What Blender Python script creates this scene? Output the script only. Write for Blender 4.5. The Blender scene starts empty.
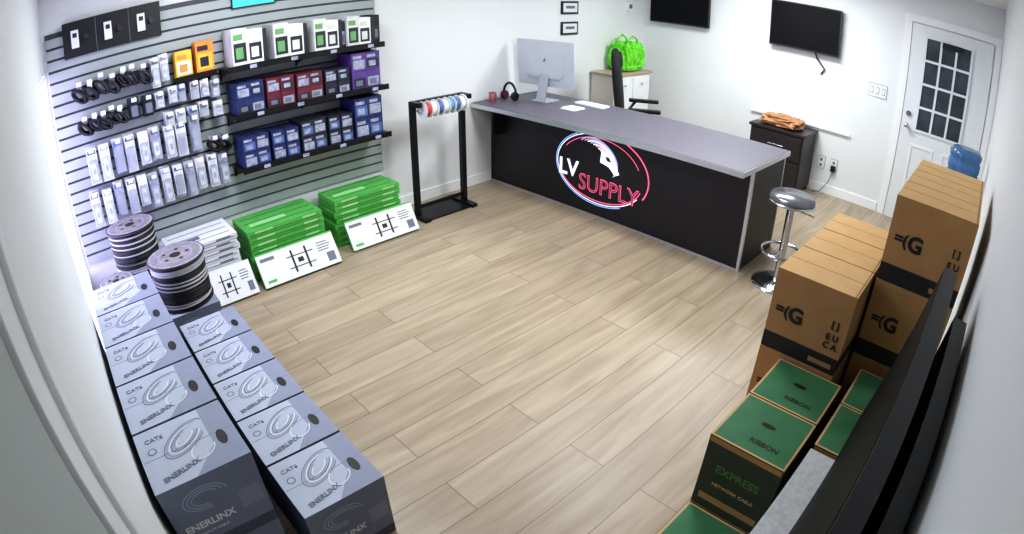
import bpy, math, random
from mathutils import Matrix, Vector
random.seed(7)
SC=bpy.context.scene.collection
XC=6.33; D=4.289; H=2.42
# ---------------------------------------------------------------- materials
MATS={}
def mat(name,col,rough=0.5,metal=0.0,noise=0.06,scale=12.0,emit=None,es=0.0,bump=0.0,trans=0.0,alpha=1.0,coat=0.0,spec=0.5):
    if name in MATS: return MATS[name]
    m=bpy.data.materials.new(name); m.use_nodes=True; nt=m.node_tree; b=nt.nodes['Principled BSDF']
    tc=nt.nodes.new('ShaderNodeTexCoord'); n=nt.nodes.new('ShaderNodeTexNoise'); n.inputs['Scale'].default_value=scale; n.inputs['Detail'].default_value=3
    nt.links.new(tc.outputs['Object'],n.inputs['Vector'])
    r=nt.nodes.new('ShaderNodeValToRGB'); c=col
    r.color_ramp.elements[0].position=.3; r.color_ramp.elements[1].position=.7
    r.color_ramp.elements[0].color=(c[0]*(1-noise),c[1]*(1-noise),c[2]*(1-noise),1)
    r.color_ramp.elements[1].color=(min(1,c[0]*(1+noise)),min(1,c[1]*(1+noise)),min(1,c[2]*(1+noise)),1)
    nt.links.new(n.outputs['Fac'],r.inputs['Fac']); nt.links.new(r.outputs['Color'],b.inputs['Base Color'])
    b.inputs['Roughness'].default_value=rough; b.inputs['Metallic'].default_value=metal
    b.inputs['Specular IOR Level'].default_value=spec
    if bump:
        bp=nt.nodes.new('ShaderNodeBump'); bp.inputs['Strength'].default_value=bump; bp.inputs['Distance'].default_value=.01
        nt.links.new(n.outputs['Fac'],bp.inputs['Height']); nt.links.new(bp.outputs['Normal'],b.inputs['Normal'])
    if emit: b.inputs['Emission Color'].default_value=(*emit,1); b.inputs['Emission Strength'].default_value=es
    if trans: b.inputs['Transmission Weight'].default_value=trans
    if alpha<1: b.inputs['Alpha'].default_value=alpha
    if coat: b.inputs['Coat Weight'].default_value=coat
    MATS[name]=m; return m
def S(r,g,b):
    f=lambda v:(v/255/12.92) if v/255<=.04045 else ((v/255+.055)/1.055)**2.4
    return (f(r),f(g),f(b))
WALL=mat('wall_paint',S(224,227,229),.6,noise=.01,scale=3)
CEIL=mat('ceiling_paint',S(232,234,234),.8,noise=.01)
TRIM=mat('trim_white',S(236,238,240),.4,noise=.01)
BLACK=mat('black_metal',S(22,22,26),.4,.3)
BLKPL=mat('black_plastic',S(20,21,24),.45)
SCREEN=mat('screen_glass',S(8,9,12),.12,noise=.02,coat=.5)
SCRM=mat('screen_matte',S(12,12,15),.55,noise=.05,spec=.15)
CHROME=mat('chrome',S(200,203,208),.16,1.0,noise=.02)
ALU=mat('brushed_aluminium',S(200,204,210),.3,.8,noise=.04,scale=40)
MACS=mat('silver_computer_shell',S(196,201,210),.3,.3,noise=.02)
MACD=mat('silver_stand_shell',S(168,173,184),.3,.4,noise=.02)
WHITE=mat('white_plastic',S(230,232,234),.35,noise=.02)
WPAPER=mat('white_paper',S(218,221,224),.7,noise=.03)
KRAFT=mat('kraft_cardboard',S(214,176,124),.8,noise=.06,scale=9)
KRAFTS=mat('kraft_cardboard_shaded',S(168,128,82),.8,noise=.07,scale=9)  # same kraft with side shade put into the colour; also seams and print
INK=mat('black_ink',S(30,27,26),.6)
DGREEN=mat('green_cardboard',S(66,126,86),.7,noise=.1)
DGREENS=mat('dark_green_print',S(50,58,42),.7,noise=.15)
LGREEN=mat('lime_print',S(80,118,58),.6,noise=.08)
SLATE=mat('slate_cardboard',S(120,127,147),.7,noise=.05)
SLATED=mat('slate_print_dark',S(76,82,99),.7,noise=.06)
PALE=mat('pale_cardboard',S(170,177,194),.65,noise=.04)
PALE2=mat('pale_cardboard_band',S(134,141,161),.65,noise=.04)
GREY=mat('grey_ink',S(104,110,124),.6)
def floor_mat():
    m=bpy.data.materials.new('oak_plank_floor'); m.use_nodes=True; nt=m.node_tree; N=nt.nodes; L=nt.links; b=N['Principled BSDF']
    tc=N.new('ShaderNodeTexCoord'); mp=N.new('ShaderNodeMapping'); L.new(tc.outputs['Object'],mp.inputs['Vector'])
    br=N.new('ShaderNodeTexBrick'); br.offset=.37; br.squash=1
    br.inputs['Scale'].default_value=1; br.inputs['Brick Width'].default_value=1.5; br.inputs['Row Height'].default_value=.2
    br.inputs['Mortar Size'].default_value=.0024; br.inputs['Mortar Smooth'].default_value=.3; br.inputs['Bias'].default_value=0
    br.inputs['Color1'].default_value=(0,0,0,1); br.inputs['Color2'].default_value=(1,1,1,1); br.inputs['Mortar'].default_value=(.5,.5,.5,1)
    L.new(mp.outputs['Vector'],br.inputs['Vector'])
    mp2=N.new('ShaderNodeMapping'); mp2.inputs['Scale'].default_value=(.9,9,1); L.new(tc.outputs['Object'],mp2.inputs['Vector'])
    sh=N.new('ShaderNodeVectorMath'); sh.operation='MULTIPLY_ADD'; sh.inputs[1].default_value=(7,3,5); L.new(br.outputs['Color'],sh.inputs[0]); L.new(mp2.outputs['Vector'],sh.inputs[2])
    n=N.new('ShaderNodeTexNoise'); n.inputs['Scale'].default_value=2.0; n.inputs['Detail'].default_value=6; n.inputs['Distortion'].default_value=.6; L.new(sh.outputs[0],n.inputs['Vector'])
    r=N.new('ShaderNodeValToRGB'); e=r.color_ramp.elements
    e[0].position=.26; e[0].color=(*S(150,134,112),1); e[1].position=.74; e[1].color=(*S(182,167,145),1)
    L.new(n.outputs['Fac'],r.inputs['Fac'])
    mx=N.new('ShaderNodeMix'); mx.data_type='RGBA'; mx.blend_type='MULTIPLY'; mx.inputs['Factor'].default_value=1
    r2=N.new('ShaderNodeValToRGB'); r2.color_ramp.elements[0].color=(.85,.84,.83,1); r2.color_ramp.elements[1].color=(1,1,1,1); L.new(br.outputs['Color'],r2.inputs['Fac'])
    L.new(r.outputs['Color'],mx.inputs['A']); L.new(r2.outputs['Color'],mx.inputs['B'])
    mm=N.new('ShaderNodeMix'); mm.data_type='RGBA'; mm.inputs['B'].default_value=(*S(102,89,73),1)
    L.new(br.outputs['Fac'],mm.inputs['Factor']); L.new(mx.outputs['Result'],mm.inputs['A'])
    L.new(mm.outputs['Result'],b.inputs['Base Color']); b.inputs['Roughness'].default_value=.4
    return m
FLOOR=floor_mat()
# ---------------------------------------------------------------- mesh builder
class MB:
    def __init__(s,name): s.name=name; s.v=[]; s.f=[]; s.m=[]; s.sm=[]; s.mats=[]
    def mi(s,m):
        if m not in s.mats: s.mats.append(m)
        return s.mats.index(m)
    def add(s,vs,fs,m,smooth=False,M=None):
        o=len(s.v); k=s.mi(m)
        for p in vs:
            p=Vector(p); s.v.append(M@p if M else p)
        for f in fs: s.f.append([i+o for i in f]); s.m.append(k); s.sm.append(smooth)
    def box(s,lo,hi,m,M=None,top=None,ny=None,nx=None):
        x0,y0,z0=lo; x1,y1,z1=hi
        vs=[(x0,y0,z0),(x1,y0,z0),(x1,y1,z0),(x0,y1,z0),(x0,y0,z1),(x1,y0,z1),(x1,y1,z1),(x0,y1,z1)]
        F=[((3,2,1,0),m),((4,5,6,7),top or m),((0,1,5,4),ny or m),((1,2,6,5),m),((2,3,7,6),m),((3,0,4,7),nx or m)]
        o=len(s.v)
        for p in vs: p=Vector(p); s.v.append(M@p if M else p)
        for f,mm in F: s.f.append([i+o for i in f]); s.m.append(s.mi(mm)); s.sm.append(False)
    def rbox(s,lo,hi,m,r=.01,M=None,axis=2,n=4):
        a=[i for i in range(3) if i!=axis]
        x0,x1=lo[a[0]],hi[a[0]]; y0,y1=lo[a[1]],hi[a[1]]; ring=[]
        for cx,cy,t0 in ((x1-r,y1-r,0),(x0+r,y1-r,90),(x0+r,y0+r,180),(x1-r,y0+r,270)):
            for i in range(n+1):
                t=math.radians(t0+90*i/n); ring.append((cx+r*math.cos(t),cy+r*math.sin(t)))
        k=len(ring); vs=[]
        for z in (lo[axis],hi[axis]):
            for p in ring:
                q=[0,0,0]; q[a[0]]=p[0]; q[a[1]]=p[1]; q[axis]=z; vs.append(q)
        s.add(vs,[list(range(k))[::-1],list(range(k,2*k))],m,False,M)
        s.add(vs,[(i,(i+1)%k,k+(i+1)%k,k+i) for i in range(k)],m,True,M)
    def cyl(s,p0,p1,r0,m,r1=None,n=20,caps=True,M=None):
        r1=r0 if r1 is None else r1; p0=Vector(p0);p1=Vector(p1); d=(p1-p0).normalized()
        a=d.orthogonal().normalized(); b=d.cross(a); vs=[]
        for p,r in ((p0,r0),(p1,r1)):
            for i in range(n):
                t=2*math.pi*i/n; vs.append(p+r*(math.cos(t)*a+math.sin(t)*b))
        s.add(vs,[(i,(i+1)%n,n+(i+1)%n,n+i) for i in range(n)],m,True,M)
        if caps: s.add(vs,[list(range(n))[::-1],list(range(n,2*n))],m,False,M)
    def tube(s,pts,r,m,n=8,closed=False,M=None):
        P=[Vector(p) for p in pts]; k=len(P); vs=[]; a=None
        for i,p in enumerate(P):
            if closed: d=(P[(i+1)%k]-P[i-1]).normalized()
            else: d=(P[min(i+1,k-1)]-P[max(i-1,0)]).normalized()
            if a is None: a=d.orthogonal().normalized()
            a=(a-d*a.dot(d)).normalized(); b=d.cross(a)
            for j in range(n):
                t=2*math.pi*j/n; vs.append(p+r*(math.cos(t)*a+math.sin(t)*b))
        fs=[]
        for i in range(k if closed else k-1):
            i2=(i+1)%k
            for j in range(n): fs.append((i*n+j,i*n+(j+1)%n,i2*n+(j+1)%n,i2*n+j))
        if not closed: fs+= [list(range(n))[::-1],list(range((k-1)*n,k*n))]
        s.add(vs,fs,m,True,M)
    def torus(s,c,ax,R,r,m,n=28,k=8,R2=None,M=None):
        c=Vector(c); ax=Vector(ax).normalized(); a=ax.orthogonal().normalized(); b=ax.cross(a)
        s.tube([c+R*math.cos(2*math.pi*i/n)*a+(R2 or R)*math.sin(2*math.pi*i/n)*b for i in range(n)],r,m,k,True,M)
    def lathe(s,prof,c,m,n=28,M=None):
        c=Vector(c); vs=[]
        for r,z in prof:
            for i in range(n):
                t=2*math.pi*i/n; vs.append(c+Vector((r*math.cos(t),r*math.sin(t),z)))
        fs=[]
        for k in range(len(prof)-1):
            for i in range(n): fs.append((k*n+i,k*n+(i+1)%n,(k+1)*n+(i+1)%n,(k+1)*n+i))
        s.add(vs,fs,m,True,M)
        s.add(vs,[list(range(n))[::-1],list(range((len(prof)-1)*n,len(prof)*n))],m,False,M)
    def ring(s,c,u,v,a,b,w,m,t0=0,t1=360,n=40):
        c=Vector(c);u=Vector(u);v=Vector(v); vs=[]
        for i in range(n+1):
            t=math.radians(t0+(t1-t0)*i/n)
            for q in (0,w): vs.append(c+(a-q)*math.cos(t)*u+(b-q)*math.sin(t)*v)
        s.add(vs,[(2*i,2*i+1,2*i+3,2*i+2) for i in range(n)],m)
    def disc(s,c,u,v,a,b,m,n=20):
        c=Vector(c);u=Vector(u);v=Vector(v)
        s.add([c+a*math.cos(2*math.pi*i/n)*u+b*math.sin(2*math.pi*i/n)*v for i in range(n)],[list(range(n))],m)
    def quad(s,p,m): s.add(p,[tuple(range(len(p)))],m)
    def blob(s,c,size,m,seed=0,amp=.12,n=10,power=.5,M=None,smooth=True):
        rnd=random.Random(seed); vs=[]; fs=[]
        c=Vector(c)
        for i in range(n+1):
            ph=math.pi*i/n
            for j in range(2*n):
                th=math.pi*j/n
                f=lambda t: math.copysign(abs(t)**power,t)
                k=1+rnd.uniform(-amp,amp)
                vs.append(c+Vector((f(math.sin(ph))*f(math.cos(th))*size[0]/2*k,f(math.sin(ph))*f(math.sin(th))*size[1]/2*k,f(math.cos(ph))*size[2]/2*(k if i<n/2 else 1))))
        for i in range(n):
            for j in range(2*n): fs.append((i*2*n+j,(i+1)*2*n+j,(i+1)*2*n+(j+1)%(2*n),i*2*n+(j+1)%(2*n)))
        s.add(vs,fs,m,smooth,M)
    def done(s,bevel=0,parent=None):
        xs=[p.x for p in s.v];ys=[p.y for p in s.v];zs=[p.z for p in s.v]
        o=Vector(((min(xs)+max(xs))/2,(min(ys)+max(ys))/2,min(zs)))
        if parent: o=Vector(parent.location)
        me=bpy.data.meshes.new(s.name); me.from_pydata([tuple(p-o) for p in s.v],[],s.f)
        for m in s.mats: me.materials.append(m)
        me.polygons.foreach_set('material_index',s.m); me.polygons.foreach_set('use_smooth',s.sm); me.update()
        ob=bpy.data.objects.new(s.name,me); SC.objects.link(ob)
        if parent: ob.parent=parent
        else: ob.location=o
        if bevel:
            b=ob.modifiers.new('bevel','BEVEL'); b.width=bevel; b.segments=2; b.limit_method='ANGLE'
        return ob
def text(body,c,xd,yd,size,m,parent,name='lettering',bold=0.0,sx=1.0):
    cu=bpy.data.curves.new('tmp','FONT'); cu.body=body; cu.size=size; cu.align_x='CENTER'; cu.align_y='CENTER'; cu.extrude=.0006; cu.offset=bold; cu.resolution_u=3
    t=bpy.data.objects.new('tmp',cu); SC.objects.link(t); bpy.context.view_layer.update()
    me=bpy.data.meshes.new_from_object(t.evaluated_get(bpy.context.evaluated_depsgraph_get())); bpy.data.objects.remove(t)
    xd=Vector(xd).normalized(); yd=Vector(yd).normalized(); zd=xd.cross(yd)
    M=Matrix(((xd.x*sx,yd.x,zd.x,c[0]-parent.location.x),(xd.y*sx,yd.y,zd.y,c[1]-parent.location.y),(xd.z*sx,yd.z,zd.z,c[2]-parent.location.z),(0,0,0,1)))
    me.transform(M); me.materials.clear(); me.materials.append(m)
    ob=bpy.data.objects.new(name,me); SC.objects.link(ob); ob.parent=parent; return ob
def simple(name,lo,hi,m,bevel=0):
    b=MB(name); b.box(lo,hi,m); return b.done(bevel)
# ---------------------------------------------------------------- room shell
T=.1
simple('floor',(-T,-D-T,-.05),(XC+T,T,0),FLOOR)
simple('ceiling',(-T,-D-T,H),(XC+T,T,H+.05),CEIL)
simple('wall_north',(-T,0,0),(XC+T,T,H),WALL)
simple('wall_south',(-T,-D-T,0),(XC+T,-D,H),WALL)
simple('wall_east',(XC,-D,0),(XC+T,0,H),WALL)
wy0,wy1,wz0,wz1=-1.34,-.03,.3,1.76
b=MB('wall_west')
b.box((-T,-D,0),(0,wy0,H),WALL); b.box((-T,wy1,0),(0,0,H),WALL); b.box((-T,wy0,0),(0,wy1,wz0),WALL); b.box((-T,wy0,wz1),(0,wy1,H),WALL); b.done()
GL=mat('daylight_glow_glass',S(225,222,255),.5,noise=.02,emit=(.66,.60,1.0),es=4.0)  # pane emits by itself, standing in for daylight behind the window
b=MB('window_1'); b.box((-.02,wy0,wz0),(.002,wy1,wz1),GL)
for z in (wz0,wz1-.02): b.box((-.04,wy0,z),(.004,wy1,z+.02),TRIM)
b.box((-.04,wy0,wz0+.02),(.004,wy0+.02,wz1-.02),TRIM)
b.done()
b=MB('door_2'); DG=mat('door_grey',S(172,180,177),.5,noise=.01)
b.box((.001,-4.28,0),(.012,-3.55,2.05),DG); b.done()
b=MB('trim_1'); b.box((.001,-3.54,0),(.02,-3.44,2.12),TRIM); b.box((.001,-3.44,0),(.03,-3.40,2.12),TRIM); b.done(.003)
simple('baseboard_north',(2.62,-.015,0),(3.81,0,.1),TRIM,.003)
simple('baseboard_north.001',(4.49,-.015,0),(XC-.016,0,.1),TRIM,.003)
simple('baseboard_east',(XC-.015,-3.2,0),(XC,-.0,.1),TRIM,.003)
simple('baseboard_south',(3.1,-D,0),(XC-.02,-D+.012,.1),TRIM,.003)
# ---------------------------------------------------------------- east door
DW=mat('door_white',S(224,228,232),.4,noise=.01)
PANE=mat('door_pane',S(62,70,80),.15,noise=.4,scale=3)
b=MB('door_1'); X=XC
yl,yr=-3.30,-4.20
b.box((X-.03,yr,.0),(X-.001,yl,2.04),DW)
wyl,wyr,wzb,wzt=-3.46,-3.97,.97,1.93
b.box((X-.036,wyr,wzb),(X-.03,wyl,wzt),PANE)
for i in range(4):
    y=wyl+(wyr-wyl)*i/3; b.box((X-.048,y-.012,wzb),(X-.03,y+.012,wzt),DW)
for i in range(5):
    z=wzb+(wzt-wzb)*i/4; b.box((X-.047,wyr-.012,z-.012),(X-.03,wyl+.012,z+.012),DW)
for y0,y1 in ((-3.70,-3.44),(-4.06,-3.80)):
    zz=(.2,.82)
    b.box((X-.040,y0,zz[0]),(X-.03,y0+.02,zz[1]),TRIM); b.box((X-.040,y1-.02,zz[0]),(X-.03,y1,zz[1]),TRIM)
    b.box((X-.040,y0+.02,zz[0]),(X-.03,y1-.02,zz[0]+.02),TRIM); b.box((X-.040,y0+.02,zz[1]-.02),(X-.03,y1-.02,zz[1]),TRIM)
b.cyl((X-.03,-3.365,1.0),(X-.07,-3.365,1.0),.012,CHROME); b.blob((X-.085,-3.365,1.0),(.055,.055,.055),CHROME,amp=0,power=1)
b.cyl((X-.03,-3.365,1.12),(X-.05,-3.365,1.12),.028,CHROME)
b.box((X-.06,-3.86,1.86),(X-.048,-3.64,1.92),BLKPL)
b.done()
b=MB('trim_2')
b.box((X-.022,-3.29,0),(X-.001,-3.21,2.05),TRIM); b.box((X-.022,-4.285,0),(X-.001,-4.21,2.05),TRIM); b.box((X-.022,-4.285,2.052),(X-.001,-3.21,2.13),TRIM); b.done()
# ---------------------------------------------------------------- slatwall
SL=mat('slat_grey',S(164,172,172),.38,noise=.07,scale=3); SLG=mat('slat_groove',S(66,70,76),.5)
b=MB('slatwall_panel'); x0,x1,z0,z1=.03,2.59,.40,2.02
b.box((x0,-.008,z0),(x1,-.001,z1),SLG)
p=.0762; z=z0
while z<z1-.03:
    zt=min(z+p-.016,z1); b.box((x0,-.022,z),(x1,-.008,zt),SL); z+=p
b.done()
def shelf(x0,x1,z,d=.3):
    b=MB('display_shelf'); b.box((x0,-d,z-.012),(x1,-.024,z),BLACK); b.box((x0,-d-.006,z-.03),(x1,-d,z+.012),BLACK)
    for x in (x0+.02,(x0+x1)/2,x1-.03): b.quad([(x,-.024,z-.012),(x,-.024,z-.09),(x,-d+.02,z-.012)],BLACK); b.box((x-.006,-.035,z-.1),(x+.006,-.024,z-.012),BLACK)
    n=int((x1-x0)/.3)
    for i in range(n):
        x=x0+(i+.6)*(x1-x0)/n; b.box((x-.025,-d-.0075,z-.022),(x+.025,-d-.006,z+.002),LBL)
    b.done()
def prod(b,x0,x1,y0,y1,z0,z1,main,face,acc=None,top=None):
    b.box((x0,y0,z0),(x1,y1,z1),main)
    e=.0015; w=x1-x0; h=z1-z0
    b.box((x0+.1*w,y0-e,z0+.12*h),(x1-.1*w,y0,z0+.62*h),face)
    b.box((x0+.22*w,y0-2*e,z0+.2*h),(x1-.3*w,y0-e,z0+.5*h),acc or GREY)
    if acc: b.box((x0+.1*w,y0-e,z0+.7*h),(x0+.7*w,y0,z0+.86*h),acc)
    b.box((x0+.1*w,y0+.2*(y1-y0),z1),(x1-.1*w,y1-.2*(y1-y0),z1+e),top or face)
NAVY=mat('navy_print',S(38,48,94),.45,noise=.25,scale=30); BLUE=mat('blue_print',S(76,104,160),.45,noise=.2,scale=30); PURP=mat('purple_print',S(88,62,132),.45,noise=.2,scale=30)
MAROON=mat('maroon_print',S(98,38,54),.45,noise=.25,scale=30); DARKP=mat('dark_print',S(40,42,54),.4,noise=.3,scale=30); LBL=mat('light_print',S(150,156,176),.5,noise=.35,scale=40)
GRNP=mat('green_print',S(100,155,96),.5,noise=.1); YEL=mat('yellow_print',S(235,185,60),.5,noise=.1); ORG=mat('orange_print',S(225,140,60),.5,noise=.1)
CLEAR=mat('blister_plastic',S(205,214,226),.12,noise=.05,alpha=.4)
OFFW=mat('offwhite_print',S(205,208,205),.5,noise=.1)
shelf(1.26,2.5,1.50); shelf(1.28,2.52,1.165); shelf(1.28,2.52,.785)
b=MB('camera_kit_boxes')
for i,(xa,xb) in enumerate([(1.31,1.54),(1.62,1.85),(1.93,2.13),(2.2,2.40)]):
    m=(xa+xb)/2
    prod(b,xa,m-.002,-.28,-.06,1.501,1.76-.01*i,OFFW,DARKP,GRNP,top=OFFW); prod(b,m+.002,xb,-.27,-.06,1.501,1.74-.01*i,WHITE,DARKP,OFFW,top=WHITE)
    b.box((xb,-.27,1.501),(xb+.03,-.06,1.735-.01*i),DARKP)
b.done()
b=MB('bracket_boxes')
prod(b,2.165,2.195,-.25,-.06,1.501,1.70,DARKP,LBL); prod(b,2.435,2.49,-.25,-.06,1.501,1.72,BLKPL,DARKP)
b.done()
b=MB('surge_protector_boxes'); cols=[NAVY,MAROON,MAROON,DARKP,PURP]
xs=[1.31,1.54,1.77,2.0,2.22,2.49]
for k in range(5):
    for j in range(2):
        for q in range(2):
            w=(xs[k+1]-xs[k]-.02)/2; xa=xs[k]+j*w; dz=(.11,.105,.1,.095,.14)[k]
            prod(b,xa,xa+w-.003,-.28+.01*((j+k)%2),-.05,1.166+q*dz,1.166+(q+1)*dz-.003,cols[k],LBL if (j+q)%2 else DARKP,LBL if q else None,top=cols[k])
b.done()
b=MB('adapter_boxes'); cols=[NAVY,NAVY,DARKP,DARKP,NAVY]
for k in range(5):
    for j in range(2):
        for q in range(2):
            w=(xs[k+1]-xs[k]-.02)/2; xa=xs[k]+j*w; dz=(.11,.105,.115,.11,.155)[k]
            prod(b,xa,xa+w-.003,-.28+.012*((j+k)%2),-.05,.786+q*dz,.786+(q+1)*dz-.003,cols[k],BLUE if (j+q)%2 else LBL,LBL,top=cols[k])
b.done()
b=MB('intercom_display_board'); b.box((.16,-.05,1.82),(.87,-.023,2.06),BLKPL)
for x in (.22,.46,.7): b.box((x,-.068,1.88),(x+.055,-.05,2.0),WHITE); b.box((x+.012,-.070,1.95),(x+.043,-.068,1.98),DARKP)
for x in (.33,.57,.80): b.cyl((x,-.05,1.94),(x,-.075,1.94),.02,DARKP)
for x in (.40,.64): b.box((x,-.052,1.82),(x+.004,-.05,2.06),GREY)
b.done(.002)
b=MB('wall_display'); CY=mat('cyan_display',S(70,200,220),.4,noise=.1,emit=(.1,.6,.7),es=.3); b.box((1.40,-.04,1.90),(1.74,-.023,2.10),BLKPL); b.box((1.41,-.042,1.91),(1.73,-.04,2.09),CY); b.done()  # small cyan display, faint glow added to its face
shelf(.92,1.22,1.50,.16)
b=MB('bulb_boxes'); prod(b,.93,1.05,-.15,-.05,1.501,1.68,YEL,WHITE,ORG,top=YEL); prod(b,1.08,1.21,-.15,-.05,1.501,1.72,ORG,YEL,DARKP,top=ORG); b.done()
def packs(name,rows):
    b=MB(name)
    for (xa,xb,zt,h,n,kind) in rows:
        for i in range(n):
            x=xa+(xb-xa)*(i+.5)/n+random.uniform(-.01,.01); w=(xb-xa)/n*.78; z=zt+random.uniform(-.015,.015)
            b.cyl((x,-.023,z+.012),(x,-.19,z+.018),.003,CHROME,n=6); b.box((x-.018,-.192,z+.0),(x+.018,-.19,z+.028),WPAPER)
            for k in range(3):
                y=-.07-.035*k; h2=h*random.uniform(.85,1.06)
                if kind=='coil':
                    for q in range(3): b.torus((x+random.uniform(-.012,.012),y-.008*q,z-h2*.5),(random.uniform(-.4,.4),1,.2),w*.46,.008,BLKPL,n=14,k=5,R2=h2*.42)
                    b.box((x-w*.3,y-.004,z-.03),(x+w*.3,y,z+.012),(WPAPER,LBL,GREY)[(i+k)%3])
                elif kind=='pack':
                    b.box((x-w*.5,y-.002,z-h2),(x+w*.5,y,z+.02),(WPAPER,LBL,OFFW)[(i+k)%3])
                    b.rbox((x-w*.4,y-.028,z-h2*.95),(x+w*.4,y-.002,z-h2*.25),CLEAR,.008,axis=1)
                    b.rbox((x-w*.24,y-.024,z-h2*.85),(x+w*.24,y-.004,z-h2*.38),(WHITE,LBL,WHITE,GREY,WHITE)[(i*3+k)%5],.006,axis=1)
                    b.box((x-w*.12,y-.026,z-h2*.7),(x+w*.12,y-.024,z-h2*.5),GREY)
                    b.box((x-w*.4,y-.003,z-.02),(x+w*.4,y-.002,z+.006),(GREY,LBL,BLUE,GREY,OFFW)[i%5])
                else:
                    b.box((x-w*.5,y-.002,z-h2),(x+w*.5,y,z+.02),DARKP); b.rbox((x-w*.3,y-.02,z-h2*.9),(x+w*.3,y-.002,z-h2*.25),GREY,.006,axis=1)
    return b.done()
packs('hanging_product_packs',[(.20,.74,1.64,.14,7,'coil'),(.20,.54,1.41,.13,5,'coil'),(1.10,1.25,1.03,.12,2,'coil'),
 (.76,1.24,1.43,.10,6,'pack'),(.56,.76,1.42,.12,2,'mix'),(.80,1.24,1.28,.09,5,'pack'),(.74,.89,1.66,.17,2,'pack'),
 (.2,1.06,1.20,.22,9,'pack'),(.16,1.24,.90,.22,12,'pack')])
# ---------------------------------------------------------------- mount boxes on the floor
STR=mat('green_spine',S(84,170,78),.5,noise=.1); STRD=mat('green_spine_dark',S(40,108,50),.5); STRL=mat('green_spine_light',S(150,208,140),.5)  # dark tone draws the thin lines on spines and box tops
def mount_stack(x0,x1,yf,h,main,line,pan,n=8,lab=None):
    b=MB('mount_box_stack'); t=h/n
    for i in range(n):
        o=random.uniform(-.01,.01)
        b.box((x0+o,yf+abs(o),i*t+.0005),(x1+o,-.06,(i+1)*t-.005),main,top=pan)
        b.box((x0+o+.02,yf+abs(o)-.001,i*t+.012),(x1+o-.02,yf+abs(o),i*t+.018),line)
        if lab: b.box((x0+o+.06,yf+abs(o)-.0015,i*t+.02),(x0+o+.2,yf+abs(o),i*t+t-.012),lab); b.box((x1+o-.16,yf+abs(o)-.0015,i*t+.02),(x1+o-.05,yf+abs(o),i*t+t-.012),lab)
    for k in range(3): b.box((x0+.03,yf+.07+.1*k,h-.005),(x1-.03,yf+.08+.1*k,h-.004),line)
    b.box((x0+.06,yf+.1,h-.005),(x1-.25,yf+.16,h-.0038),lab or line)
    return b.done()
def mount_front(x0,x1,yb,yt,zt,edge):
    b=MB('mount_box'); L=math.hypot(yt-yb,zt); a=math.atan2(zt,yt-yb)
    M=Matrix.Translation((x0,yb,.0))@Matrix.Rotation(a,4,'X'); w=x1-x0; t=.035
    b.box((0,0,.0),(w,L,t),edge,M=M,top=WPAPER)
    e=t+.001
    for p,q in (((.36*w,.28*L),(.70*w,.31*L)),((.36*w,.62*L),(.70*w,.65*L)),((.42*w,.15*L),(.445*w,.82*L)),((.60*w,.15*L),(.625*w,.82*L)),((.49*w,.40*L),(.56*w,.54*L))):
        b.box((p[0],p[1],t),(q[0],q[1],e),INK,M=M)
    b.box((.05*w,.1*L,t),(.16*w,.18*L,e),edge,M=M); b.box((.04*w,.74*L,t),(.22*w,.84*L,e),GREY,M=M); b.box((.85*w,.12*L,t),(.95*w,.4*L,e),GREY,M=M); b.box((0,.95*L,t),(w,L,e),edge,M=M)
    for i in range(4): b.box((.76*w,(.5+.08*i)*L,t),((.90+.015*(i%3))*w,(.53+.08*i)*L,e),GREY,M=M)
    return b.done()
mount_stack(1.20,1.80,-.42,.38,STR,STRD,STR,lab=STRL); mount_front(1.20,1.82,-.58,-.44,.2,STR)
mount_stack(1.93,2.52,-.36,.38,STR,STRD,STR,lab=STRL); mount_front(1.97,2.58,-.50,-.38,.2,STR)
mount_stack(.62,1.12,-.42,.42,WPAPER,GREY,WPAPER,n=10,lab=GREY); mount_front(.74,1.15,-.58,-.44,.2,WPAPER)
# ---------------------------------------------------------------- cable reel rack
b=MB('cable_reel_rack')
for x in (2.72,3.22):
    b.box((x-.022,-.335,0.025),(x+.022,-.29,1.0),BLACK); b.box((x-.03,-.46,0),(x+.03,-.12,.03),BLACK)
    b.box((x-.022,-.42,.96),(x+.022,-.335,1.0),BLACK)
b.box((2.75,-.44,.0),(3.19,-.16,.012),BLACK); b.box((2.742,-.33,.965),(3.198,-.295,1.0),BLACK); b.box((2.742,-.32,.08),(3.198,-.30,.11),BLACK)
b.cyl((2.72,-.38,.93),(3.22,-.38,.93),.012,CHROME)
cc=[mat('reel_red',S(190,60,60),.5),WHITE,BLUE,WHITE,mat('reel_teal',S(90,150,190),.5),BLUE,WHITE]
for i,m in enumerate(cc):
    x=2.77+i*.058; b.cyl((x,-.38,.93),(x+.05,-.38,.93),.055,m); b.cyl((x-.002,-.38,.93),(x+.001,-.38,.93),.072,WHITE)
b.cyl((2.77+7*.058,-.38,.93),(2.775+7*.058,-.38,.93),.072,WHITE)
b.done(.002)
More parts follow.
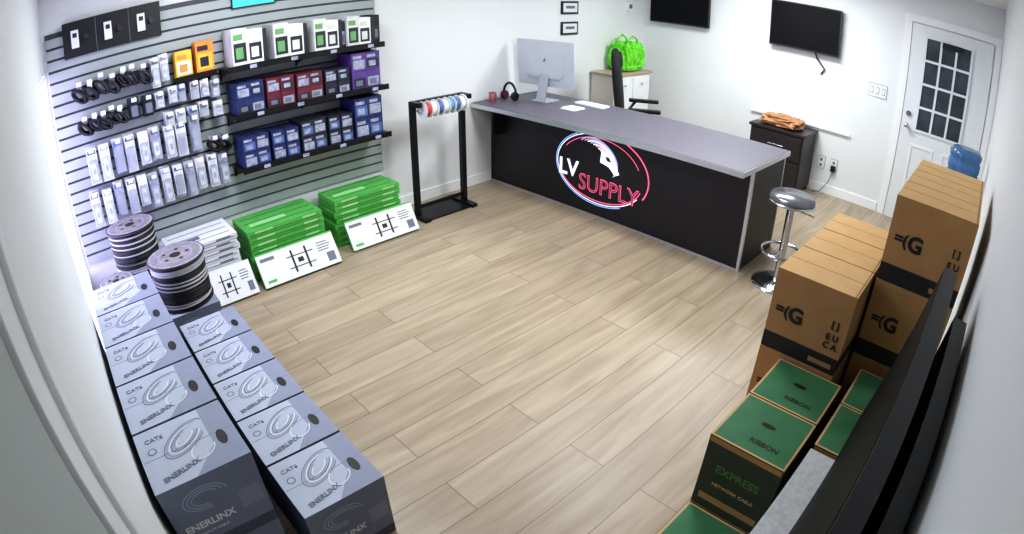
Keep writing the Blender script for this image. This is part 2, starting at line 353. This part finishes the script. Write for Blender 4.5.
# ---------------------------------------------------------------- service counter
CT=mat('counter_laminate',S(96,92,104),.5,noise=.05,scale=8); CPAN=mat('counter_black_panel',S(23,23,28),.5,noise=.05)
xk,L_,hc=3.82,2.68,.815
b=MB('service_counter')
b.box((xk,-L_,0),(xk+.02,-.004,hc-.04),CPAN); b.box((xk+.02,-L_,0),(xk+.63,-L_+.02,hc-.04),CPAN); b.box((xk+.02,-L_+.02,.06),(xk+.6,-.024,.08),CPAN); b.box((xk+.02,-.024,0),(xk+.6,-.004,hc-.04),CPAN)
b.box((xk+.02,-L_+.02,.40),(xk+.6,-.024,.42),CPAN)
b.box((xk-.004,-L_-.004,0),(xk+.02,-L_+.018,hc-.04),ALU); b.box((xk+.615,-L_-.003,0),(xk+.632,-L_+.018,hc-.04),ALU)
b.box((xk-.006,-L_,0),(xk,-.004,.015),ALU)
b.box((xk-.255,-L_-.03,hc-.04),(xk+.65,-.004,hc-.003),ALU); b.box((xk-.248,-L_-.022,hc-.003),(xk+.643,-.006,hc),CT)
b.box((xk-.15,-.2,hc-.3),(xk,-.18,hc-.04),CPAN)
counter=b.done()
NW=mat('neon_white',S(225,230,250),.4,emit=(.85,.9,1),es=.9); NP=mat('neon_pink',S(215,80,120),.4,emit=(1,.16,.34),es=.9); NB=mat('neon_blue',S(110,150,235),.4,emit=(.25,.42,1),es=1.0); NO=mat('neon_orange',S(240,150,90),.4,emit=(1,.5,.2),es=.5)
U=(0,-1,0);V=(0,0,1); cx=xk-.004
b=MB('neon_outline'); c=Vector((cx,-1.33,.42))
b.ring(c,U,V,.46,.30,.008,NW,95,330); b.ring(c,U,V,.475,.315,.008,NB,120,300); b.ring(c,U,V,.50,.33,.012,NP,-25,70); b.ring(c,U,V,.42,.27,.006,NP,20,150)
b.ring(c+Vector((0,.0,-.02)),U,V,.44,.26,.008,NP,200,345)
ec=c+Vector((0,.02,.10))
for i in range(10):
    m=(NB,NO,NW,NB,NW,NP,NW,NB,NW,NW)[i]
    b.ring(ec+Vector((-.0003*i,-.006*i,.0)),(0,-.92,-.39),(0,-.39,.92),.22-.017*i,.15-.012*i,.010,m,-20+i*5,165-i*7)
b.add([(cx-.004,c.y-.02-.0,c.z+.17),(cx-.004,c.y-.10,c.z+.16),(cx-.004,c.y-.17,c.z+.08),(cx-.004,c.y-.21,c.z+.01),(cx-.004,c.y-.17,c.z-.01),(cx-.004,c.y-.10,c.z+.05),(cx-.004,c.y-.01,c.z+.07)],[tuple(range(7))],NW)
b.add([(cx-.005,c.y-.06,c.z+.13),(cx-.005,c.y-.10,c.z+.13),(cx-.005,c.y-.13,c.z+.09),(cx-.005,c.y-.08,c.z+.095)],[tuple(range(4))],DARKP)
b.done(parent=counter)
text('LV',(cx-.002,-1.00,.36),U,V,.20,NW,counter,bold=.004)
text('SUPPLY',(cx-.002,-1.43,.27),U,V,.20,NP,counter,bold=.001,sx=.95)
text('SUPPLY',(cx-.0026,-1.43,.27),U,V,.195,mat('neon_core',S(90,26,46),.4,emit=(.5,.1,.2),es=.2),counter,bold=-.003,sx=.97)
# ---------------------------------------------------------------- desktop computer
b=MB('desktop_computer'); M=Matrix.Translation((4.13,-.42,hc+.001))@Matrix.Rotation(math.radians(6),4,'Z')
b.rbox((-.10,-.10,.0),(.10,.10,.008),MACD,.02,M=M)
b.box((-.006,-.05,.0),(.004,.05,.30),MACD,M=M@Matrix.Translation((-.075,0,.004))@Matrix.Rotation(.25,4,'Y'))
M2=M@Matrix.Translation((.0,0,.36))@Matrix.Rotation(-.08,4,'Y')
b.rbox((-.012,-.325,-.22),(.008,.325,.22),MACS,.015,M=M2,axis=0); b.rbox((-.026,-.2,-.14),(-.012,.2,.14),MACS,.05,M=M2,axis=0)
b.box((.008,-.31,-.14),(.010,.31,.205),SCREEN,M=M2); b.disc(M2@Vector((-.0265,0,.04)),(0,1,0),(0,0,1),.018,.022,GREY)
b.done()
b=MB('keyboard'); b.rbox((4.26,-.99,hc),(4.38,-.66,hc+.012),WHITE,.01)
for i in range(4): b.box((4.268+i*.028,-.98,hc+.012),(4.29+i*.028,-.67,hc+.015),WPAPER)
b.done()
b=MB('paper_sheets'); b.box((3.98,-.90,hc),(4.14,-.74,hc+.003),WPAPER); b.box((4.02,-.88,hc+.003),(4.16,-.72,hc+.005),WHITE); b.done()
b=MB('coffee_mug'); PINKM=mat('mug_pink',S(150,84,96),.4)
b.lathe([(.03,0),(.034,.02),(.036,.09),(.031,.09),(.029,.01)],(3.74,-.12,hc),PINKM); b.torus((3.74,-.16,hc+.047),(1,0,0),.022,.005,PINKM,n=16); b.done()
b=MB('headset')
b.tube([(3.92+.0,-.16+.085*math.cos(math.radians(t)),hc+.045+.12*math.sin(math.radians(t))) for t in range(0,181,15)],.012,BLKPL)
for s in (-1,1): b.cyl((3.92,-.16+s*.085,hc+.042),(3.92,-.16+s*.055,hc+.042),.04,BLKPL); b.cyl((3.92,-.16+s*.055,hc+.042),(3.92,-.16+s*.045,hc+.042),.034,MAROON)
b.done()
# ---------------------------------------------------------------- office chair
FAB=mat('chair_fabric',S(28,29,33),.8,noise=.15,bump=.2)
b=MB('office_chair'); C0=Matrix.Translation((5.12,-.82,0))@Matrix.Rotation(math.radians(35),4,'Z')
for i in range(5):
    t=math.radians(72*i+20); e=Vector((.28*math.cos(t),.28*math.sin(t),.06)); b.cyl((0,0,.12),e,.03,BLKPL,r1=.02,M=C0); b.cyl(e+Vector((-.02,0,-.03)),e+Vector((.02,0,-.03)),.03,BLKPL,M=C0)
b.cyl((0,0,.1),(0,0,.46),.03,CHROME,M=C0)
b.blob((0,0,.52),(.46,.46,.12),FAB,amp=.01,power=.45,n=14,M=C0)
M=C0@Matrix.Translation((0,.24,.93))@Matrix.Rotation(-.12,4,'X')
b.blob((0,0,0),(.40,.10,.72),FAB,amp=.01,power=.5,n=14,M=M); b.blob((0,-.04,.25),(.26,.06,.16),FAB,amp=.01,power=.6,M=M)
for s in (-1,1):
    b.tube([(s*.22,.15,.5),(s*.27,.12,.6),(s*.27,.05,.70)],.015,BLKPL,M=C0); b.rbox((s*.27-.04,-.2,.70),(s*.27+.04,.12,.73),BLKPL,.03,M=C0)
b.done()
# ---------------------------------------------------------------- cabinet + green bag
CAB=mat('cabinet_white',S(216,210,200),.5,noise=.02); TOPW=mat('cabinet_top',S(178,156,134),.5,noise=.08)
b=MB('storage_cabinet'); b.box((5.30,-.34,.03),(6.00,-.02,.93),CAB); b.box((5.28,-.36,.93),(6.02,-.018,.955),TOPW)
for x in (5.32,5.655): b.box((x,-.352,.06),(x+.325,-.34,.90),WHITE); b.cyl((x+.16,-.352,.82),(x+.16,-.375,.82),.012,CHROME)
for x in (5.33,5.94):
    for y in (-.32,-.06): b.box((x,y,0),(x+.03,y+.03,.03),BLKPL)
b.done(.003)
LIME=mat('bag_lime_glow',S(104,205,44),.6,noise=.4,scale=22,emit=(.15,.6,.02),es=.04)  # weak emission added to brighten the bag, which is no light source
b=MB('green_shopping_bag'); b.blob((5.72,-.19,1.118),(.38,.28,.32),LIME,seed=3,amp=.14,n=14,power=.4,smooth=False)
for y in (-.27,-.12): b.tube([(5.62,y,1.24),(5.64,y,1.33),(5.72,y,1.37),(5.80,y,1.33),(5.82,y,1.24)],.012,LIME)
b.done()
b=MB('side_cabinet'); DW2=mat('espresso_wood',S(44,38,40),.45,noise=.15)
b.box((5.86,-2.37,.04),(6.30,-1.76,.63),DW2); b.box((5.84,-2.39,.63),(6.31,-1.74,.66),DW2)
for z in (.08,.36): b.box((5.848,-2.35,z),(5.86,-1.78,z+.25),DW2); b.cyl((5.84,-2.15,z+.13),(5.84,-1.98,z+.13),.007,CHROME)
for y in (-2.36,-1.81):
    for x in (5.88,6.24): b.box((x,y,0),(x+.04,y+.04,.04),DW2)
b.done(.003)
b=MB('brown_paper_bag'); b.blob((6.05,-2.05,.712),(.34,.44,.10),mat('brown_paper',S(176,130,92),.8,noise=.25,scale=20),seed=5,amp=.2,n=12,power=.5,smooth=False); b.done()
b=MB('wall_raceway'); b.box((XC-.03,-2.75,.69),(XC-.001,-1.55,.715),TRIM); b.done()
def plate(name,c,w,h,kind):
    b=MB(name); x,y,z=c
    b.box((x-.004,y-w/2-.004,z-h/2-.004),(x,y+w/2+.004,z+h/2+.004),GREY)
    b.box((x-.010,y-w/2,z-h/2),(x-.004,y+w/2,z+h/2),WHITE)
    n=max(1,round(w/.06))
    for i in range(n):
        yy=y-w/2+(i+.5)*w/n
        if kind=='switch': b.box((x-.0105,yy-.016,z-.034),(x-.010,yy+.016,z+.034),GREY); b.box((x-.018,yy-.012,z-.028),(x-.0105,yy+.012,z+.028),TRIM)
        else:
            for zz in (-.03,.03): b.box((x-.012,yy-.013,z+zz-.014),(x-.010,yy+.013,z+zz+.014),GREY)
    return b.done()
plate('light_switch',(XC,-2.99,1.25),.20,.13,'switch')
plate('wall_outlet',(XC,-2.47,.33),.08,.13,'outlet'); plate('wall_outlet',(XC,-2.62,.33),.08,.13,'outlet')
b=MB('power_adapter'); b.box((XC-.05,-2.65,.27),(XC-.013,-2.60,.33),BLKPL); b.tube([(XC-.03,-2.62,.27),(XC-.04,-2.60,.15),(XC-.05,-2.52,.02),(XC-.12,-2.44,.01)],.004,BLKPL); b.done()
b=MB('thermostat'); b.rbox((5.95,-.03,1.64),(6.05,-.001,1.75),WHITE,.012,axis=1); b.box((5.97,-.032,1.68),(6.03,-.03,1.73),GREY); b.done()
for z in (1.68,1.455):
    b=MB('picture_frame'); b.box((4.79,-.02,z-.07),(5.05,-.001,z+.07),BLKPL); b.box((4.81,-.022,z-.05),(5.03,-.02,z+.05),WPAPER); b.box((4.85,-.0225,z-.01),(4.99,-.022,z+.02),GREY); b.done()
for i,(ya,yb,za,zb) in enumerate([(-.95,-.15,1.54,2.02),(-2.53,-1.72,1.49,1.99)]):
    b=MB('wall_television'); b.box((XC-.09,ya,za),(XC-.05,yb,zb),BLKPL); b.box((XC-.092,ya+.012,za+.02),(XC-.09,yb-.012,zb-.012),SCRM)
    b.box((XC-.05,(ya+yb)/2-.12,(za+zb)/2-.1),(XC-.001,(ya+yb)/2+.12,(za+zb)/2+.1),BLACK)
    if i: b.tube([(XC-.05,-2.25,1.5),(XC-.02,-2.27,1.43),(XC-.015,-2.32,1.38),(XC-.02,-2.37,1.33),(XC-.015,-2.33,1.27)],.009,BLKPL)
    b.done()
# ---------------------------------------------------------------- water cooler
b=MB('water_cooler'); wx,wy=4.62,-4.09
b.rbox((wx-.15,wy-.15,0),(wx+.15,wy+.15,.92),WHITE,.03); b.box((wx-.153,wy-.09,.55),(wx-.15,wy+.09,.82),DARKP); b.cyl((wx-.15,wy-.03,.7),(wx-.19,wy-.03,.68),.01,BLUE); b.cyl((wx-.15,wy+.03,.7),(wx-.19,wy+.03,.68),.01,MAROON)
JUG=mat('jug_blue',S(84,130,180),.12,noise=.15,trans=.35)
b.lathe([(.03,.92),(.05,.95),(.13,1.0),(.135,1.03),(.125,1.05),(.135,1.07),(.135,1.12),(.125,1.14),(.135,1.16),(.135,1.19),(.11,1.215),(.0,1.21)],(wx,wy,0),JUG)
b.done()
# ---------------------------------------------------------------- stool
b=MB('bar_stool'); sx,sy=3.87,-2.98
b.lathe([(.19,0),(.19,.008),(.15,.02),(.04,.035),(.028,.06),(.028,.60),(.05,.61)],(sx,sy,0),CHROME)
b.lathe([(.05,.605),(.15,.615),(.165,.63),(.17,.655),(.155,.675),(.0,.68)],(sx,sy,0),mat('stool_seat',S(120,120,128),.22,.5,noise=.2))
b.torus((sx,sy,.63),(0,0,1),.17,.009,CHROME)
b.torus((sx-.04,sy,.27),(0,0,1),.15,.012,CHROME); b.cyl((sx,sy,.27),(sx-.18,sy,.27),.012,CHROME); b.cyl((sx,sy,.58),(sx+.03,sy-.17,.56),.006,CHROME)
b.done()
# ---------------------------------------------------------------- brown cartons
BAND=mat('black_band',S(34,30,30),.6)
def gcarton(x0,x1,y0,y1,z0,h=.333,logo=False,name='brown_carton'):
    g=.003; x0+=g;x1-=g;y0+=g;y1-=g; z1=z0+h-.001; b=MB(name); zb=z0+.07
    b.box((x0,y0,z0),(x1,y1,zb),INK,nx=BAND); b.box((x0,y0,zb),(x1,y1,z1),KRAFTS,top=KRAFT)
    ym=(y0+y1)/2; b.box((x0+.001,y0+.005,z1),(x1-.001,y0+.012,z1+.0006),KRAFTS); b.box(((x0+x1)/2-.002,y0,z1),((x0+x1)/2+.002,y1,z1+.0006),KRAFTS)
    b.box((x0-.001,y0+.02,zb-.05),(x0,y0+.12,zb-.03),KRAFTS)
    ob=b.done(.002)
    if logo:
        text('G',(x0-.002,y0+.66*(y1-y0),z0+.17),U,V,.085,INK,ob,bold=.003); text('=(',(x0-.002,y0+.84*(y1-y0),z0+.175),U,V,.06,INK,ob,bold=.002)
        text('E U\nC A',(x0-.002,y0+.16*(y1-y0),z0+.13),U,V,.035,INK,ob,bold=.001)
        text('[ ]',(x0-.002,y0+.16*(y1-y0),z0+.2),U,V,.035,INK,ob,bold=.001)
    return ob
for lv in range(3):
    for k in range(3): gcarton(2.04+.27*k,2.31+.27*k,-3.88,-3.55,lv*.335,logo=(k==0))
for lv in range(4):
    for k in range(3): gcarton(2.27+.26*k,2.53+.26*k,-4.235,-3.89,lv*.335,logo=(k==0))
def greencarton(x0,x1,y0,y1,z0,h=.328):
    g=.003; x0+=g;x1-=g;y0+=g;y1-=g; z1=z0+h-.001; b=MB('green_cable_carton')
    b.box((x0,y0,z0),(x1,y1,z1),KRAFTS,top=KRAFT,nx=DGREENS,ny=DGREENS)
    b.box((x0+.008,y0+.008,z1),(x1-.008,y1-.008,z1+.0008),DGREEN)
    b.box((x0-.0008,y0+.004,z0+.300),(x0,y1-.004,z0+.322),KRAFTS); b.box((x0-.0008,y0+.02,z0+.04),(x0,y1-.02,z0+.07),KRAFTS)
    b.disc(((x0+x1)/2+.02,(y0+y1)/2+.0,z1+.0012),(1,0,0),(0,1,0),.012,.028,INK)
    b.ring(((x0+x1)/2+.02,(y0+y1)/2+.0,z1+.0012),(1,0,0),(0,1,0),.03,.05,.003,LGREEN)
    ob=b.done(.002)
    text('EXPRESS',(x0-.0015,(y0+y1)/2,z0+.2),U,V,.045,LGREEN,ob,bold=.001)
    text('NETWORK CABLE',(x0-.0015,(y0+y1)/2,z0+.13),U,V,.02,KRAFT,ob)
    text('RIBBON',(x0+.06,(y0+y1)/2-.03,z1+.0012),U,(1,0,0),.03,DGREENS,ob,bold=.001)
    return ob
for lv in range(2):
    for xa,xb in ((1.755,2.03),(1.48,1.755)): greencarton(xa,xb,-3.93,-3.65,lv*.33)
    for xa,xb in ((1.93,2.2),(1.66,1.93)): greencarton(xa,xb,-4.24,-3.955,lv*.33)
greencarton(1.21,1.48,-3.93,-3.65,0); greencarton(.93,1.20,-3.93,-3.65,0)
STY=mat('speckled_white_carton',S(205,208,210),.6,noise=.12,scale=60)
b=MB('television_carton'); b.box((.55,-4.27,0),(1.64,-3.955,.655),STY); b.box((.56,-4.12,.655),(1.63,-4.09,.656),WPAPER); b.done(.003)
def lean_tv(x0,x1,yb,yt,zb,h):
    b=MB('flat_television'); a=math.atan2(yt-yb,h)
    M=Matrix.Translation((0,yb,zb))@Matrix.Rotation(-a,4,'X')
    b.box((x0,-.045,0),(x1,0,h),BLKPL,M=M); b.box((x0+.01,0,.02),(x1-.01,.002,h-.01),SCRM,M=M); b.box((x0+.2,-.055,.05),(x1-.2,-.045,h*.5),BLKPL,M=M)
    return b.done(.002)
lean_tv(.72,1.87,-4.05,-4.15,.667,.63)
lean_tv(.80,1.76,-4.17,-4.225,.667,.54)
# ---------------------------------------------------------------- cable cartons (left)
def ccarton(x0,x1,y0,y1,z0,h=.328,detail=True,name='cable_carton'):
    g=.006; x0+=g;x1-=g;y0+=g;y1-=g; z1=z0+h-.001; b=MB(name); w=x1-x0; d=y1-y0
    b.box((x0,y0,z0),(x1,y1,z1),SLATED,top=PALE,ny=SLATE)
    e=.0008
    b.box((x0+.74*w,y0,z1),(x1,y1,z1+e*.5),PALE2)
    b.quad([(x0+.45*w,y0,z1+e*.4),(x0+.74*w,y0,z1+e*.4),(x0+.74*w,y0+.35*d,z1+e*.4)],PALE2)
    b.box((x0+.02*w,y0+.495*d,z1+e*.2),(x1-.02*w,y0+.503*d,z1+e*.6),GREY)
    b.disc((x0+.84*w,y0+.40*d,z1+e*1.4),(1,0,0),(0,1,0),.018,.040,INK)
    for i in range(6): b.ring((x0+.50*w,y0+.62*d,z1+e*(1+.1*i)),(.8,.6,0),(-.6,.8,0),.105-.012*i,.058-.0075*i,.004,(GREY,PALE2,WPAPER)[i%3],20*i,300+10*i)
    b.ring((x0+.62*w,y0+.34*d,z1+e*1.6),(.8,.6,0),(-.6,.8,0),.05,.04,.004,WPAPER,90,330)
    b.disc((x0+.14*w,y0+.62*d,z1+e),(1,0,0),(0,1,0),.018,.018,GREY); b.disc((x0+.14*w,y0+.62*d,z1+e*1.3),(1,0,0),(0,1,0),.013,.013,PALE)
    b.box((x0+.0*w,y0-e,z0+.0),(x1,y0,z0+.05),SLATED)
    b.box((x0+.72*w,y0-e,z0+.12),(x1-.04*w,y0,z0+.2),PALE2)
    for i in range(3): b.ring((x0+.42*w,y0-e*(1+.2*i),z1-.09),(1,0,0),(0,0,1),.085-.016*i,.05-.010*i,.004,PALE,10*i,280)
    ob=b.done(.002)
    if detail:
        text('ENERLINX',(x0+.36*w,y0-.002,z0+.13),(1,0,0),V,.042,WPAPER,ob,bold=.001); text('PREMIUM CABLE',(x0+.36*w,y0-.002,z0+.09),(1,0,0),V,.016,WPAPER,ob)
        text('ENERLINX',(x0+.34*w,y0+.17*d,z1+.0015),(.97,.2,0),(-.2,.97,0),.032,GREY,ob,bold=.0006)
        text('CAT6',(x0+.2*w,y0+.8*d,z1+.0015),(1,0,0),(0,1,0),.03,GREY,ob)
    return ob
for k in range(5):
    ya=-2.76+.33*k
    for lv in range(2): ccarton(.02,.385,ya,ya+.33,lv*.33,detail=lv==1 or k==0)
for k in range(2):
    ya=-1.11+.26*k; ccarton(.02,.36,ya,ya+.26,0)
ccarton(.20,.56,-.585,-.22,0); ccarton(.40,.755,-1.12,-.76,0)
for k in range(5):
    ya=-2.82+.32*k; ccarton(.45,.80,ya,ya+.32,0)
# ---------------------------------------------------------------- cable spools
STRAND=mat('white_strand',S(178,178,184),.5); FLG=mat('spool_flange',S(128,122,124),.6,noise=.25,scale=20)
def spool(x,y,z,r,h,core,name='cable_spool'):
    b=MB(name); b.cyl((x,y,z),(x,y,z+.012),r,BLKPL,n=32); b.cyl((x,y,z+h-.012),(x,y,z+h),r,FLG,n=32)
    b.cyl((x,y,z+.012),(x,y,z+h-.012),r*.92,core,n=32,caps=False)
    k=int((h-.03)/.012); rr=random.Random(int(x*100))
    for i in range(k): b.torus((x,y,z+.02+.012*i),(rr.uniform(-.03,.03),rr.uniform(-.03,.03),1),r*.93,.0068,STRAND if rr.random()<.42 else core,n=28,k=6)
    b.torus((x,y,z+h-.004),(0,0,1),r,.005,BLKPL,n=32,k=6)
    b.cyl((x,y,z+h),(x,y,z+h+.001),r*.2,INK); b.ring((x,y,z+h+.0012),(1,0,0),(0,1,0),r*.62,r*.62,.012,PALE2); b.ring((x,y,z+h+.0012),(1,0,0),(0,1,0),r*.95,r*.95,.01,LBL)
    for i in range(5):
        t=i*1.2566; b.disc((x+.43*r*math.cos(t),y+.43*r*math.sin(t),z+h+.0012),(1,0,0),(0,1,0),.013,.013,DARKP)
    return b.done()
spool(.39,-.40,.335,.17,.37,BLKPL)
spool(.58,-.935,.335,.18,.28,BLKPL)
spool(.19,-.70,.335,.12,.16,GREY); spool(.18,-.95,.335,.11,.13,STRAND)
# ---------------------------------------------------------------- lights
LM=mat('led_diffuser',S(245,248,255),.5,emit=(.93,.97,1.0),es=3)
for (x,y,e) in ((1.3,-1.4,31),(3.2,-2.0,41),(5.1,-2.0,49)):
    b=MB('ceiling_light_panel'); b.box((x-.3,y-.6,H-.03),(x+.3,y+.6,H-.001),TRIM); b.box((x-.28,y-.58,H-.032),(x+.28,y+.58,H-.03),LM); b.done()
    l=bpy.data.lights.new('led','AREA'); l.shape='RECTANGLE'; l.size=.56; l.size_y=1.16; l.energy=e; l.color=(.95,.99,1.0)
    lo=bpy.data.objects.new('led_lamp',l); lo.location=(x,y,H-.05); SC.objects.link(lo)
w=bpy.data.worlds.new('w'); bpy.context.scene.world=w; w.use_nodes=True; w.node_tree.nodes['Background'].inputs[0].default_value=(.8,.82,1,1); w.node_tree.nodes['Background'].inputs[1].default_value=1.5
bpy.context.scene.view_settings.view_transform='Standard'
try: bpy.context.scene.view_settings.look='Medium High Contrast'
except Exception: pass
# ---------------------------------------------------------------- camera (wide-angle security lens)
x=[0.1578,-4.1460,1.9004,.8101,.4799,.0011]; f_px=590.2
f=Vector((math.cos(x[4])*math.cos(x[3]),math.cos(x[4])*math.sin(x[3]),-math.sin(x[4]))); r=Vector((math.sin(x[3]),-math.cos(x[3]),0)); u=r.cross(f)
c_,s_=math.cos(x[5]),math.sin(x[5]); r,u=c_*r+s_*u,-s_*r+c_*u
cd=bpy.data.cameras.new('security_camera'); co=bpy.data.objects.new('security_camera',cd); SC.objects.link(co)
co.matrix_world=Matrix(((r.x,u.x,-f.x,x[0]),(r.y,u.y,-f.y,x[1]),(r.z,u.z,-f.z,x[2]),(0,0,0,1)))
cd.type='PANO'; cd.sensor_fit='HORIZONTAL'; cd.sensor_width=1024*10.5/f_px; cd.sensor_height=cd.sensor_width*534/1024; cd.lens=10; cd.clip_start=.01
bpy.context.scene.camera=co
